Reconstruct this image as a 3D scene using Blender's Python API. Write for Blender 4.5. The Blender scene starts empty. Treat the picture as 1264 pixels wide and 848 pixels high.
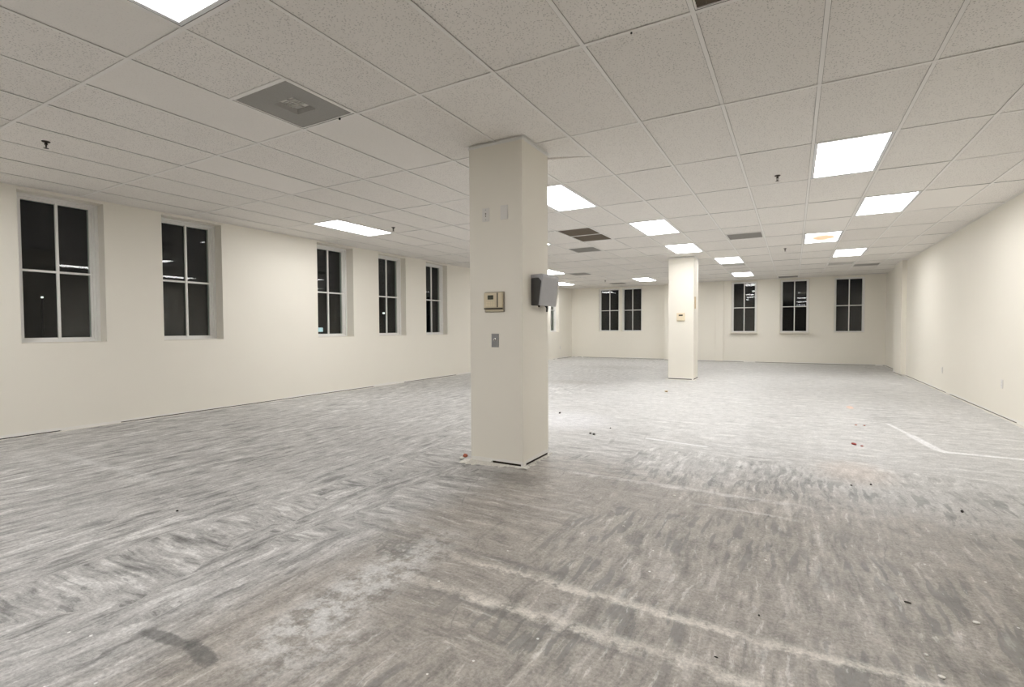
import bpy, bmesh, math, random
from mathutils import Vector, Matrix, noise as mnoise

random.seed(7)
scene = bpy.context.scene
COL = scene.collection

# ------------------------------------------------------------------ layout
CAM_H = 1.1876                     # lens height above the floor
ZC = 2.795                         # underside of the ceiling grid
TW, TL = 0.5983, 1.2192            # ceiling cell, across and along the room
GX, GY = 0.1337, 3.9388            # one grid crossing
XL, XLF, XR, XRB = -7.50, -7.973, 2.384, 2.446
YB, YB2, YF = 18.782, 19.146, -8.4
YSTEP = 13.6                       # where the left wall steps back (behind the near column)
XSTEP = -4.143                     # where the back wall steps back


def gx(i): return GX + i * TW
def gy(j): return GY + j * TL


# ------------------------------------------------------------------ node helper
class NT:
    def __init__(s, name):
        s.mat = bpy.data.materials.new(name)
        s.mat.use_nodes = True
        s.t = s.mat.node_tree
        s.t.nodes.clear()
        s.out = s.t.nodes.new('ShaderNodeOutputMaterial')

    def n(s, typ, **kw):
        nd = s.t.nodes.new(typ)
        for k, v in kw.items():
            setattr(nd, k, v)
        return nd

    def put(s, sock, v):
        if isinstance(v, bpy.types.NodeSocket):
            s.t.links.new(v, sock)
        elif v is not None:
            sock.default_value = v

    def m(s, op, a, b=None, c=None, clamp=False):
        nd = s.n('ShaderNodeMath', operation=op, use_clamp=clamp)
        for k, v in enumerate((a, b, c)):
            s.put(nd.inputs[k], v)
        return nd.outputs[0]

    def vm(s, op, a, b=None):
        nd = s.n('ShaderNodeVectorMath', operation=op)
        s.put(nd.inputs[0], a)
        s.put(nd.inputs[1], b)
        return nd.outputs[0]

    def pos(s):
        return s.n('ShaderNodeTexCoord').outputs['Object']

    def sep(s, v):
        nd = s.n('ShaderNodeSeparateXYZ')
        s.put(nd.inputs[0], v)
        return nd.outputs[0], nd.outputs[1], nd.outputs[2]

    def map(s, v, scale=(1, 1, 1), rot=(0, 0, 0), loc=(0, 0, 0)):
        nd = s.n('ShaderNodeMapping')
        s.put(nd.inputs['Vector'], v)
        nd.inputs['Scale'].default_value = scale
        nd.inputs['Rotation'].default_value = rot
        nd.inputs['Location'].default_value = loc
        return nd.outputs[0]

    def noise(s, v, scale=1.0, detail=2.0, rough=0.5, dist=0.0, color=False):
        nd = s.n('ShaderNodeTexNoise')
        s.put(nd.inputs['Vector'], v)
        nd.inputs['Scale'].default_value = scale
        nd.inputs['Detail'].default_value = detail
        nd.inputs['Roughness'].default_value = rough
        nd.inputs['Distortion'].default_value = dist
        return nd.outputs['Color' if color else 'Fac']

    def vor(s, v, scale=1.0, feature='F1', out='Distance', rnd=1.0):
        nd = s.n('ShaderNodeTexVoronoi', feature=feature)
        s.put(nd.inputs['Vector'], v)
        nd.inputs['Scale'].default_value = scale
        nd.inputs['Randomness'].default_value = rnd
        return nd.outputs[out]

    def ss(s, v, lo, hi, a=0.0, b=1.0):          # smoothstep from a to b
        nd = s.n('ShaderNodeMapRange', interpolation_type='SMOOTHSTEP')
        s.put(nd.inputs[0], v)
        s.put(nd.inputs[1], lo)
        s.put(nd.inputs[2], hi)
        s.put(nd.inputs[3], a)
        s.put(nd.inputs[4], b)
        return nd.outputs[0]

    def mix(s, f, a, b, mode='MIX'):
        nd = s.n('ShaderNodeMix', data_type='RGBA', blend_type=mode)
        nd.clamp_factor = True
        s.put(nd.inputs[0], f)
        for k, v in ((6, a), (7, b)):
            if isinstance(v, (tuple, list)) and len(v) == 3:
                v = (*v, 1)
            s.put(nd.inputs[k], v)
        return nd.outputs[2]

    def bump(s, h, strength=0.2, dist=0.01):
        nd = s.n('ShaderNodeBump')
        nd.inputs['Strength'].default_value = strength
        nd.inputs['Distance'].default_value = dist
        s.put(nd.inputs['Height'], h)
        return nd.outputs[0]

    def principled(s, col, rough=0.6, metal=0.0, spec=0.5, normal=None, emit=None, estr=0.0):
        nd = s.n('ShaderNodeBsdfPrincipled')
        if isinstance(col, (tuple, list)):
            col = (*col[:3], 1)
        s.put(nd.inputs['Base Color'], col)
        s.put(nd.inputs['Roughness'], rough)
        s.put(nd.inputs['Metallic'], metal)
        s.put(nd.inputs['Specular IOR Level'], spec)
        s.put(nd.inputs['Normal'], normal)
        if emit is not None:
            s.put(nd.inputs['Emission Color'], emit if isinstance(emit, bpy.types.NodeSocket) else (*emit, 1))
            s.put(nd.inputs['Emission Strength'], estr)
        s.t.links.new(nd.outputs[0], s.out.inputs[0])
        return s.mat


def simple(name, col, rough=0.55, metal=0.0, spec=0.5, var=0.06, scale=30.0, bump=0.0):
    t = NT(name)
    n = t.noise(t.pos(), scale, 3, 0.6)
    dark = tuple(c * (1 - var) for c in col)
    lite = tuple(min(1, c * (1 + var)) for c in col)
    c = t.mix(n, dark, lite)
    nm = t.bump(n, bump, 0.002) if bump else None
    return t.principled(c, rough, metal, spec, nm)


# ------------------------------------------------------------------ materials
def mat_wall():
    t = NT('cream_paint')
    p = t.pos()
    a = t.noise(p, 0.7, 3, 0.6)
    b = t.noise(p, 130.0, 2, 0.5)
    c = t.mix(a, (0.805, 0.77, 0.688), (0.845, 0.81, 0.728))
    return t.principled(c, 0.55, 0, 0.35, t.bump(b, 0.12, 0.002))


def mat_tile():
    t = NT('fissured_ceiling_tile')
    p = t.pos()
    rnd = t.n('ShaderNodeNewGeometry').outputs['Random Per Island']
    v = t.vor(p, 72.0)
    v2 = t.vor(t.map(p, (1, 1.5, 1)), 30.0)
    pr = t.noise(p, 9.0, 3, 0.6)
    pits = t.m('MULTIPLY', t.ss(v, 0.12, 0.38, 1, 0), t.ss(pr, 0.30, 0.52, 0.25, 1.0))
    pits2 = t.m('MULTIPLY', t.ss(v2, 0.05, 0.13, 1, 0), t.ss(pr, 0.60, 0.44))
    pit = t.m('MAXIMUM', pits, pits2)
    smooth = t.ss(rnd, 0.93, 0.94, 1.0, 0.2)     # a few plainer replacement tiles
    pit = t.m('MULTIPLY', pit, smooth)
    fine = t.noise(p, 260.0, 2, 0.5)
    base = t.mix(rnd, (0.845, 0.815, 0.775), (0.895, 0.865, 0.825))
    base = t.mix(t.m('MULTIPLY', fine, 0.25), base, (0.60, 0.58, 0.55))
    c = t.mix(t.m('MULTIPLY', pit, 0.52), base, (0.24, 0.23, 0.215))
    h = t.m('SUBTRACT', t.m('MULTIPLY', fine, 0.3), pit)
    return t.principled(c, 0.9, 0, 0.2, t.bump(h, 0.35, 0.002))


def mat_floor():
    t = NT('scraped_concrete')
    P = t.pos()
    x, y, z = t.sep(P)
    w1 = t.noise(P, 0.9, 3, 0.6, color=True)
    wx, wy, wz = t.sep(w1)
    nmid = t.noise(P, 1.3, 4, 0.62)
    nfin = t.noise(P, 11.0, 5, 0.74)
    grit = t.noise(P, 70.0, 3, 0.75)
    wp = t.n('ShaderNodeVectorMath', operation='MULTIPLY_ADD')
    t.put(wp.inputs[0], t.vm('SUBTRACT', w1, (.5, .5, .5)))
    wp.inputs[1].default_value = (0.16, 0.22, 0)
    jag = t.n('ShaderNodeCombineXYZ')
    t.put(jag.inputs[0], t.m('MULTIPLY', t.m('SUBTRACT', nfin, 0.5), 0.030))
    t.put(wp.inputs[2], t.vm('ADD', P, jag.outputs[0]))
    Q = wp.outputs[0]
    mk = t.noise(t.map(P, (1, .8, 1), (0, 0, .3), (5.1, 2.2, 0)), 0.95, 3, 0.6, color=True)
    m1, m2, m3 = t.sep(mk)
    # strokes run along the room; in some patches they turn across it
    across = t.m('MULTIPLY', t.ss(m2, 0.498, 0.506), t.ss(t.m('ABSOLUTE', t.m('ADD', x, t.m('ADD', 1.55, t.m('MULTIPLY', m3, .8)))), 1.12, 1.09))
    across = t.m('MAXIMUM', across, t.m('MULTIPLY', t.ss(t.m('ADD', y, t.m('MULTIPLY', m2, 1.5)), 5.7, 5.75), t.ss(t.m('ADD', x, m1), -3.0, -2.96)))
    qx, qy, qz = t.sep(Q)

    def mixf(f, a_, b_):
        nd = t.n('ShaderNodeMix', data_type='FLOAT')
        t.put(nd.inputs[0], f)
        t.put(nd.inputs[2], a_)
        t.put(nd.inputs[3], b_)
        return nd.outputs[0]
    su = t.n('ShaderNodeCombineXYZ')
    t.put(su.inputs[0], mixf(across, qx, t.m('ADD', qy, 31.0)))
    t.put(su.inputs[1], mixf(across, qy, t.m('ADD', qx, 17.0)))
    SU = su.outputs[0]
    st = t.noise(t.map(SU, (11.5, 2.3, 1)), 1.0, 5, 0.66)                 # broad trowel strokes
    sy = t.noise(t.map(SU, (30.0, 4.4, 1), (0, 0, 0.05)), 1.0, 4, 0.68)   # finer scrape marks
    # --- zones of dust and bare slab
    edge = t.m('ADD', t.m('MULTIPLY', t.m('SUBTRACT', nmid, 0.5), 2.6), t.m('MULTIPLY', t.m('SUBTRACT', st, .5), 1.8))
    left = t.ss(t.m('ADD', x, t.m('MULTIPLY', edge, 0.9)), -4.6, -2.6)
    dust = t.m('MULTIPLY', t.ss(t.m('ADD', t.m('MULTIPLY_ADD', t.m('MAXIMUM', x, 0.0), 0.6, y), edge), 3.4, 6.2), t.m('MULTIPLY_ADD', left, 0.60, 0.40))
    dust = t.m('MAXIMUM', dust, t.m('MULTIPLY', t.ss(t.m('ADD', y, edge), 6.5, 10.5), 0.92))
    tan = t.m('MULTIPLY', t.ss(t.m('ADD', x, t.m('MULTIPLY', edge, 0.20)), -2.25, -1.85),
              t.ss(t.m('ADD', y, t.m('MULTIPLY', edge, 0.3)), 4.6, 3.5))
    grey = t.mix(nmid, (0.355, 0.345, 0.335), (0.505, 0.495, 0.482))
    brown = t.mix(nmid, (0.285, 0.258, 0.230), (0.415, 0.382, 0.345))
    pale = t.mix(nmid, (0.475, 0.47, 0.46), (0.59, 0.585, 0.575))
    c = t.mix(t.m('MULTIPLY', tan, 0.9), grey, brown)
    c = t.mix(dust, c, pale)
    # --- tone of the strokes
    k1 = t.m('MULTIPLY', t.m('MULTIPLY_ADD', dust, -0.72, 1.0), t.m('MULTIPLY_ADD', tan, -0.40, 1.0))
    tone = t.m('ADD', t.m('MULTIPLY', t.m('SUBTRACT', st, 0.5), 1.7), t.m('MULTIPLY', t.m('SUBTRACT', sy, 0.5), 1.35))
    tone = t.m('MULTIPLY', tone, t.m('MULTIPLY_ADD', m3, 1.9, 0.10))
    tone = t.m('MULTIPLY_ADD', t.m('MULTIPLY', tone, k1), -1.0, 1.0)
    cm = t.n('ShaderNodeCombineColor')
    for k in range(3):
        t.put(cm.inputs[k], tone)
    c = t.mix(1.0, c, cm.outputs[0], 'MULTIPLY')
    # dark adhesive smears
    dk = t.m('MULTIPLY', t.m('MULTIPLY', t.ss(st, 0.565, 0.600), t.ss(m1, 0.40, 0.56)), t.m('MULTIPLY_ADD', tan, -0.6, 1.0))
    c = t.mix(t.m('MULTIPLY', dk, t.m('MULTIPLY_ADD', dust, -0.38, 0.52)), c, (0.155, 0.152, 0.148))
    # rows of short dashes on the bare slab to the right
    v = t.noise(t.map(Q, (23.0, 2.9, 1), (0, 0, -0.05)), 1.0, 1, 0.5)
    rows = t.m('MULTIPLY', t.ss(m1, 0.42, 0.52), t.ss(t.noise(t.map(Q, (0.7, 2.3, 1)), 1.0, 1, 0.5), 0.44, 0.50))
    dsh = t.m('MULTIPLY', t.ss(v, 0.530, 0.575), rows)
    dsh = t.m('MULTIPLY', dsh, t.m('MULTIPLY', t.ss(x, -1.7, -0.9), t.ss(y, 5.4, 4.2)))
    gr = t.ss(grit, 0.35, 0.65, 0.45, 1.0)
    c = t.mix(t.m('MULTIPLY', t.m('MULTIPLY', dsh, gr), 0.72), c, (0.165, 0.166, 0.163))
    # pale scraped strokes
    lt = t.m('MULTIPLY', t.m('MULTIPLY', t.ss(st, 0.44, 0.38), t.ss(m3, 0.44, 0.58)), t.m('MULTIPLY_ADD', tan, -0.55, 1.0))
    c = t.mix(t.m('MULTIPLY', lt, 0.50), c, (0.72, 0.715, 0.70))
    c = t.mix(t.m('MULTIPLY', t.ss(sy, 0.59, 0.64), t.m('MULTIPLY_ADD', t.m('MAXIMUM', dust, t.m('MULTIPLY', tan, .7)), -0.30, 0.42)), c, (0.14, 0.14, 0.138))
    c = t.mix(t.m('MULTIPLY', t.ss(sy, 0.40, 0.35), 0.34), c, (0.74, 0.735, 0.72))
    # cracks
    ck = t.vor(t.map(Q, (1.5, 1.0, 1)), 1.25, 'DISTANCE_TO_EDGE')
    crack = t.m('MULTIPLY', t.ss(ck, 0.008, 0.002), t.ss(m2, 0.56, 0.64))
    c = t.mix(t.m('MULTIPLY', crack, 0.35), c, (0.13, 0.13, 0.127))
    # --- pale plaster lines (old partition tracks)
    ragg = t.m('MULTIPLY', t.m('SUBTRACT', nfin, 0.5), 0.15)
    wob = t.m('MULTIPLY', t.m('SUBTRACT', wx, 0.5), 0.10)
    yy = t.m('ADD', y, t.m('ADD', ragg, wob))

    def line_x(cc, y0, w, x0, x1, amt, col, holes=0.46):
        d = t.m('ABSOLUTE', t.m('SUBTRACT', yy, y0))
        k = t.ss(d, w, w * 0.15)
        k = t.m('MULTIPLY', k, t.m('MULTIPLY', t.ss(x, x0 - .12, x0 + .12), t.ss(x, x1 + .12, x1 - .12)))
        k = t.m('MULTIPLY', k, t.m('MULTIPLY', t.ss(nfin, holes - .10, holes + .08, 0.15, 1.0), t.ss(nmid, 0.36, 0.52, 0.35, 1.0)))
        return t.mix(t.m('MULTIPLY', k, amt), cc, col)
    tanw = (0.68, 0.645, 0.59)
    c = line_x(c, 2.085, 0.042, -1.62, 0.75, 0.72, tanw)
    c = line_x(c, 1.81, 0.050, -1.62, 0.30, 0.74, tanw)
    c = line_x(c, 1.745, 0.030, -1.5, -0.40, 0.45, (0.12, 0.12, 0.12), 0.40)
    c = line_x(c, 2.17, 0.035, -2.3, -0.9, 0.42, (0.13, 0.13, 0.13), 0.40)
    c = line_x(c, 3.80, 0.055, -1.6, 0.05, 0.60, (0.66, 0.65, 0.63), 0.40)
    c = line_x(c, 3.50, 0.040, -0.65, 0.0, 0.55, (0.66, 0.65, 0.63), 0.40)
    c = line_x(c, 2.02, 0.060, -6.3, -4.4, 0.50, (0.60, 0.60, 0.59), 0.40)
    c = line_x(c, 2.32, 0.030, -2.6, -1.6, 0.35, (0.62, 0.62, 0.61), 0.42)
    c = line_x(c, 2.95, 0.030, -2.4, -1.2, 0.30, (0.62, 0.62, 0.61), 0.42)

    def blob(cx, cy, rx, ry, lo=0.5, hi=1.0, ang=0.0, amp=1.1):
        dx = t.m('SUBTRACT', x, cx)
        dy = t.m('SUBTRACT', y, cy)
        ca, sa = math.cos(ang), math.sin(ang)
        u = t.m('ADD', t.m('MULTIPLY', dx, ca / rx), t.m('MULTIPLY', dy, sa / rx))
        v_ = t.m('ADD', t.m('MULTIPLY', dx, -sa / ry), t.m('MULTIPLY', dy, ca / ry))
        d = t.m('SQRT', t.m('ADD', t.m('MULTIPLY', u, u), t.m('MULTIPLY', v_, v_)))
        d = t.m('ADD', d, t.m('MULTIPLY', t.m('SUBTRACT', nfin, 0.5), amp))
        return t.ss(d, hi, lo)
    # crusty pale patch left of the plaster lines, smeared dark strokes, spilled paint
    crust = t.m('MULTIPLY', blob(-1.72, 1.72, 0.22, 0.75, 0.4, 1.1), t.ss(nfin, 0.40, 0.58))
    c = t.mix(t.m('MULTIPLY', crust, 0.70), c, (0.62, 0.62, 0.61))
    crust2 = t.m('MULTIPLY', blob(-1.62, 1.25, 0.30, 0.32, 0.4, 1.1), t.ss(nfin, 0.44, 0.60))
    c = t.mix(t.m('MULTIPLY', crust2, 0.55), c, (0.62, 0.62, 0.61))
    pock = t.m('MULTIPLY', blob(-1.86, 2.02, 0.17, 0.14, 0.5, 1.0), t.ss(t.vor(P, 34.0), 0.28, 0.50))
    c = t.mix(t.m('MULTIPLY', pock, 0.5), c, (0.13, 0.13, 0.125))
    c = t.mix(t.m('MULTIPLY', blob(-2.10, 0.985, 0.17, 0.035, 0.6, 1.0, 0.12), 0.70), c, (0.115, 0.115, 0.112))
    c = t.mix(t.m('MULTIPLY', blob(-1.88, 1.00, 0.13, 0.040, 0.6, 1.0, -0.15), 0.70), c, (0.115, 0.115, 0.112))
    c = t.mix(t.m('MULTIPLY', blob(-1.95, 3.42, 0.42, 0.20, 0.3, 1.1), 0.5), c, (0.15, 0.142, 0.13))
    c = t.mix(t.m('MULTIPLY', blob(-4.3, 10.2, 0.9, 0.6, 0.2, 1.1), 0.45), c, (0.36, 0.34, 0.31))
    c = t.mix(t.m('MULTIPLY', blob(-4.7, 14.6, 1.6, 0.9, 0.2, 1.1), 0.40), c, (0.38, 0.37, 0.35))
    c = t.mix(t.m('MULTIPLY', blob(1.25, 8.2, 0.7, 1.3, 0.2, 1.1), t.m('MULTIPLY', t.ss(st, .46, .60), 0.55)), c, (0.30, 0.30, 0.295))
    c = t.mix(t.m('MULTIPLY', blob(-2.55, 5.95, 0.75, 0.85, 0.2, 1.1, 0.4, 0.6), 0.55), c, (0.72, 0.72, 0.745))
    c = t.mix(t.m('MULTIPLY', blob(0.74, 8.83, 0.055, 0.20, 0.5, 1.0), 0.55), c, (0.86, 0.50, 0.33))
    c = t.mix(t.m('MULTIPLY', blob(0.45, 4.9, 0.35, 0.5, 0.2, 1.1), 0.35), c, (0.62, 0.50, 0.42))

    def seg(cc, x1, y1, x2, y2, w, amt, col, amp=0.012):
        L2 = (x2 - x1) ** 2 + (y2 - y1) ** 2
        u = t.m('DIVIDE', t.m('ADD', t.m('MULTIPLY', t.m('SUBTRACT', x, x1), x2 - x1), t.m('MULTIPLY', t.m('SUBTRACT', y, y1), y2 - y1)), L2, clamp=True)
        ex = t.m('SUBTRACT', t.m('SUBTRACT', x, x1), t.m('MULTIPLY', u, x2 - x1))
        ey = t.m('SUBTRACT', t.m('SUBTRACT', y, y1), t.m('MULTIPLY', u, y2 - y1))
        d = t.m('SQRT', t.m('ADD', t.m('MULTIPLY', ex, ex), t.m('MULTIPLY', ey, ey)))
        d = t.m('ADD', d, t.m('MULTIPLY', t.m('SUBTRACT', nfin, 0.5), amp * 2))
        return t.mix(t.m('MULTIPLY', t.ss(d, w, w * 0.45), amt), cc, col)
    white = (0.80, 0.80, 0.81)
    c = seg(c, 1.02, 7.55, 1.13, 6.85, 0.030, 0.70, white)
    c = seg(c, 1.13, 6.85, 1.22, 6.20, 0.055, 0.90, white)
    c = seg(c, 1.22, 6.20, 1.26, 6.09, 0.050, 0.90, white)
    c = seg(c, 1.26, 6.09, 2.30, 6.05, 0.050, 0.90, white)
    c = seg(c, -1.35, 5.35, -0.75, 5.25, 0.030, 0.75, white)
    # --- specks of plaster and dirt, overall grit
    vn = t.n('ShaderNodeTexVoronoi')
    t.put(vn.inputs['Vector'], P)
    vn.inputs['Scale'].default_value = 8.5
    vc = t.sep(vn.outputs['Color'])[0]
    spk = t.ss(t.m('SUBTRACT', vn.outputs['Distance'], t.m('MULTIPLY', vc, 0.035)), 0.030, 0.012)
    c = t.mix(t.m('MULTIPLY', spk, t.ss(vc, 0.45, 0.55, 0.0, 0.85)), c, (0.86, 0.86, 0.84))
    c = t.mix(t.m('MULTIPLY', spk, t.ss(vc, 0.22, 0.16, 0.0, 0.8)), c, (0.08, 0.08, 0.075))
    gm = t.m('ADD', t.m('MULTIPLY', t.m('SUBTRACT', grit, 0.5), 1.3), t.m('MULTIPLY', t.m('SUBTRACT', nfin, 0.5), 1.0))
    gm = t.m('ADD', 1.0, gm)
    cm2 = t.n('ShaderNodeCombineColor')
    for k in range(3):
        t.put(cm2.inputs[k], gm)
    c = t.mix(1.0, c, cm2.outputs[0], 'MULTIPLY')
    h = t.m('ADD', t.m('MULTIPLY', nfin, 0.6), t.m('ADD', t.m('MULTIPLY', st, 0.8), t.m('MULTIPLY', grit, 0.25)))
    rough = t.m('MULTIPLY_ADD', nmid, 0.22, 0.40)
    return t.principled(c, rough, 0, 0.35, t.bump(h, 0.30, 0.006))


def mat_glass():
    t = NT('window_glass')
    g = t.n('ShaderNodeNewGeometry').outputs['Backfacing']
    fr = t.n('ShaderNodeFresnel')
    fr.inputs['IOR'].default_value = 1.52
    k = t.m('MULTIPLY', t.m('MULTIPLY', fr.outputs[0], 1.4), t.m('SUBTRACT', 1.0, g), clamp=True)
    tr = t.n('ShaderNodeBsdfTransparent')
    tr.inputs[0].default_value = (0.80, 0.84, 0.82, 1)
    gl = t.n('ShaderNodeBsdfGlossy')
    gl.inputs['Roughness'].default_value = 0.012
    mx = t.n('ShaderNodeMixShader')
    t.put(mx.inputs[0], k)
    t.put(mx.inputs[1], tr.outputs[0])
    t.put(mx.inputs[2], gl.outputs[0])
    t.t.links.new(mx.outputs[0], t.out.inputs[0])
    return t.mat


LIGHT = 17.3


def mat_diffuser(name, stained=False):
    t = NT(name)
    p = t.pos()
    n = t.vor(p, 70.0)
    col = t.mix(t.m('MULTIPLY', n, 0.2), (1.0, 0.992, 0.985), (0.95, 0.945, 0.94))
    if stained:
        x, y, z = t.sep(p)
        d2 = t.ss(t.m('ADD', t.m('ABSOLUTE', x), t.m('MULTIPLY', t.noise(p, 6.0, 3, 0.6), 0.12)), 0.30, 0.05)
        col = t.mix(t.m('MULTIPLY', d2, 0.85), col, (0.235, 0.215, 0.175))
        d = t.m('SQRT', t.m('ADD', t.m('POWER', t.m('MULTIPLY', t.m('ADD', x, -0.02), 9.0), 2), t.m('POWER', t.m('MULTIPLY', t.m('ADD', y, -0.02), 6.0), 2)))
        d = t.m('ADD', d, t.m('MULTIPLY', t.m('SUBTRACT', t.noise(p, 14.0, 4, 0.7), 0.5), 2.2))
        col = t.mix(t.ss(d, 2.3, 1.3), col, (0.125, 0.052, 0.010))
    return t.principled((0.85, 0.85, 0.85), 0.5, 0, 0.3, None, col, LIGHT * 0.28 if stained else LIGHT)


M = {}
M['wall'] = mat_wall()
M['tile'] = mat_tile()
M['floor'] = mat_floor()
M['glass'] = mat_glass()
M['grid'] = simple('white_grid_enamel', (0.86, 0.84, 0.81), 0.5, 0, 0.4, 0.03)
M['plenum'] = simple('dark_plenum', (0.035, 0.034, 0.033), 0.9)
M['edge_shade'] = simple('grid_edge_shade', (0.30, 0.28, 0.26), 0.8)
M['white'] = simple('white_vinyl', (0.80, 0.79, 0.765), 0.4, 0, 0.5, 0.03)
M['sill'] = simple('painted_sill', (0.72, 0.68, 0.60), 0.45, 0, 0.4, 0.04)
M['lightframe'] = simple('light_frame_enamel', (0.78, 0.79, 0.80), 0.4, 0, 0.5, 0.03)
M['diffuser'] = mat_diffuser('lit_prismatic_diffuser')
M['diffuser_stain'] = mat_diffuser('rust_stained_lit_diffuser', True)
M['gap'] = simple('dark_gap', (0.045, 0.032, 0.025), 0.9, var=0.4, scale=8)
M['plaster'] = simple('bare_plaster', (0.83, 0.81, 0.765), 0.85, 0, 0.2, 0.06, 25, 0.4)
M['rubble'] = simple('crumbled_plaster', (0.74, 0.70, 0.65), 0.95, 0, 0.1, 0.40, 85, 0.8)
M['brown_grille'] = simple('dusty_brown_grille', (0.21, 0.175, 0.135), 0.6, 0, 0.3, 0.15)
M['brown_dark'] = simple('grille_shadow_liner', (0.085, 0.07, 0.055), 0.8, 0, 0.2, 0.15)
M['grey_grille'] = simple('grey_grille', (0.36, 0.35, 0.325), 0.55, 0, 0.4, 0.10)
M['grey_dark'] = simple('grey_grille_liner', (0.16, 0.155, 0.145), 0.8, 0, 0.2, 0.15)
M['pale_grille'] = simple('pale_grille', (0.60, 0.585, 0.555), 0.55, 0, 0.4, 0.06)
M['beige'] = simple('beige_plastic', (0.66, 0.575, 0.415), 0.45, 0, 0.5, 0.05)
M['beige_lt'] = simple('pale_beige_plastic', (0.78, 0.67, 0.49), 0.45, 0, 0.5, 0.05)
M['taupe'] = simple('taupe_backplate', (0.36, 0.32, 0.26), 0.5, 0, 0.4, 0.06)
M['lcd'] = simple('dark_lcd', (0.045, 0.047, 0.03), 0.2, 0, 0.6, 0.1)
M['groove'] = simple('dark_groove', (0.085, 0.07, 0.05), 0.7)
M['steel'] = simple('brushed_steel', (0.33, 0.33, 0.33), 0.38, 0.75, 0.5, 0.08, 60)
M['keylight'] = simple('chrome_lock', (0.75, 0.74, 0.72), 0.2, 0.9, 0.5, 0.05)
M['black'] = simple('matt_black', (0.02, 0.02, 0.02), 0.5)
M['plate'] = simple('white_plate', (0.74, 0.72, 0.68), 0.4, 0, 0.5, 0.03)
M['disp_side'] = simple('charcoal_plastic', (0.055, 0.053, 0.052), 0.45, 0, 0.4, 0.10)
M['disp_cover'] = simple('silver_plastic', (0.40, 0.40, 0.42), 0.36, 0.25, 0.5, 0.04, 20)
M['disp_trim'] = simple('pale_silver_trim', (0.60, 0.58, 0.56), 0.35, 0.2, 0.5, 0.04)
M['brass'] = simple('dark_bronze', (0.075, 0.06, 0.05), 0.4, 0.6, 0.5, 0.2)
M['tan_board'] = simple('tan_board', (0.60, 0.47, 0.30), 0.6, 0, 0.3, 0.10)
M['red'] = simple('red_chip', (0.30, 0.025, 0.02), 0.6, 0, 0.3, 0.3, 80)
M['brick'] = simple('red_crumb', (0.42, 0.13, 0.08), 0.9, 0, 0.2, 0.4, 60, 0.5)
M['dirt'] = simple('dark_crumb', (0.05, 0.045, 0.04), 0.9, 0, 0.2, 0.4, 60, 0.5)
M['asphalt'] = simple('night_asphalt', (0.03, 0.03, 0.032), 0.9)


def mat_emit(name, col, s):
    t = NT(name)
    n = t.noise(t.pos(), 12.0, 2, 0.5)
    return t.principled((0.8, 0.8, 0.8), 0.5, 0, 0.3, None, t.mix(n, tuple(c * .95 for c in col), col), s)


M['lamp_glow'] = mat_emit('white_lamp_glow', (1.0, 0.98, 0.94), 2.0)
M['blue_glow'] = mat_emit('pale_blue_lamp_glow', (0.72, 0.92, 1.0), 1.1)


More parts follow.
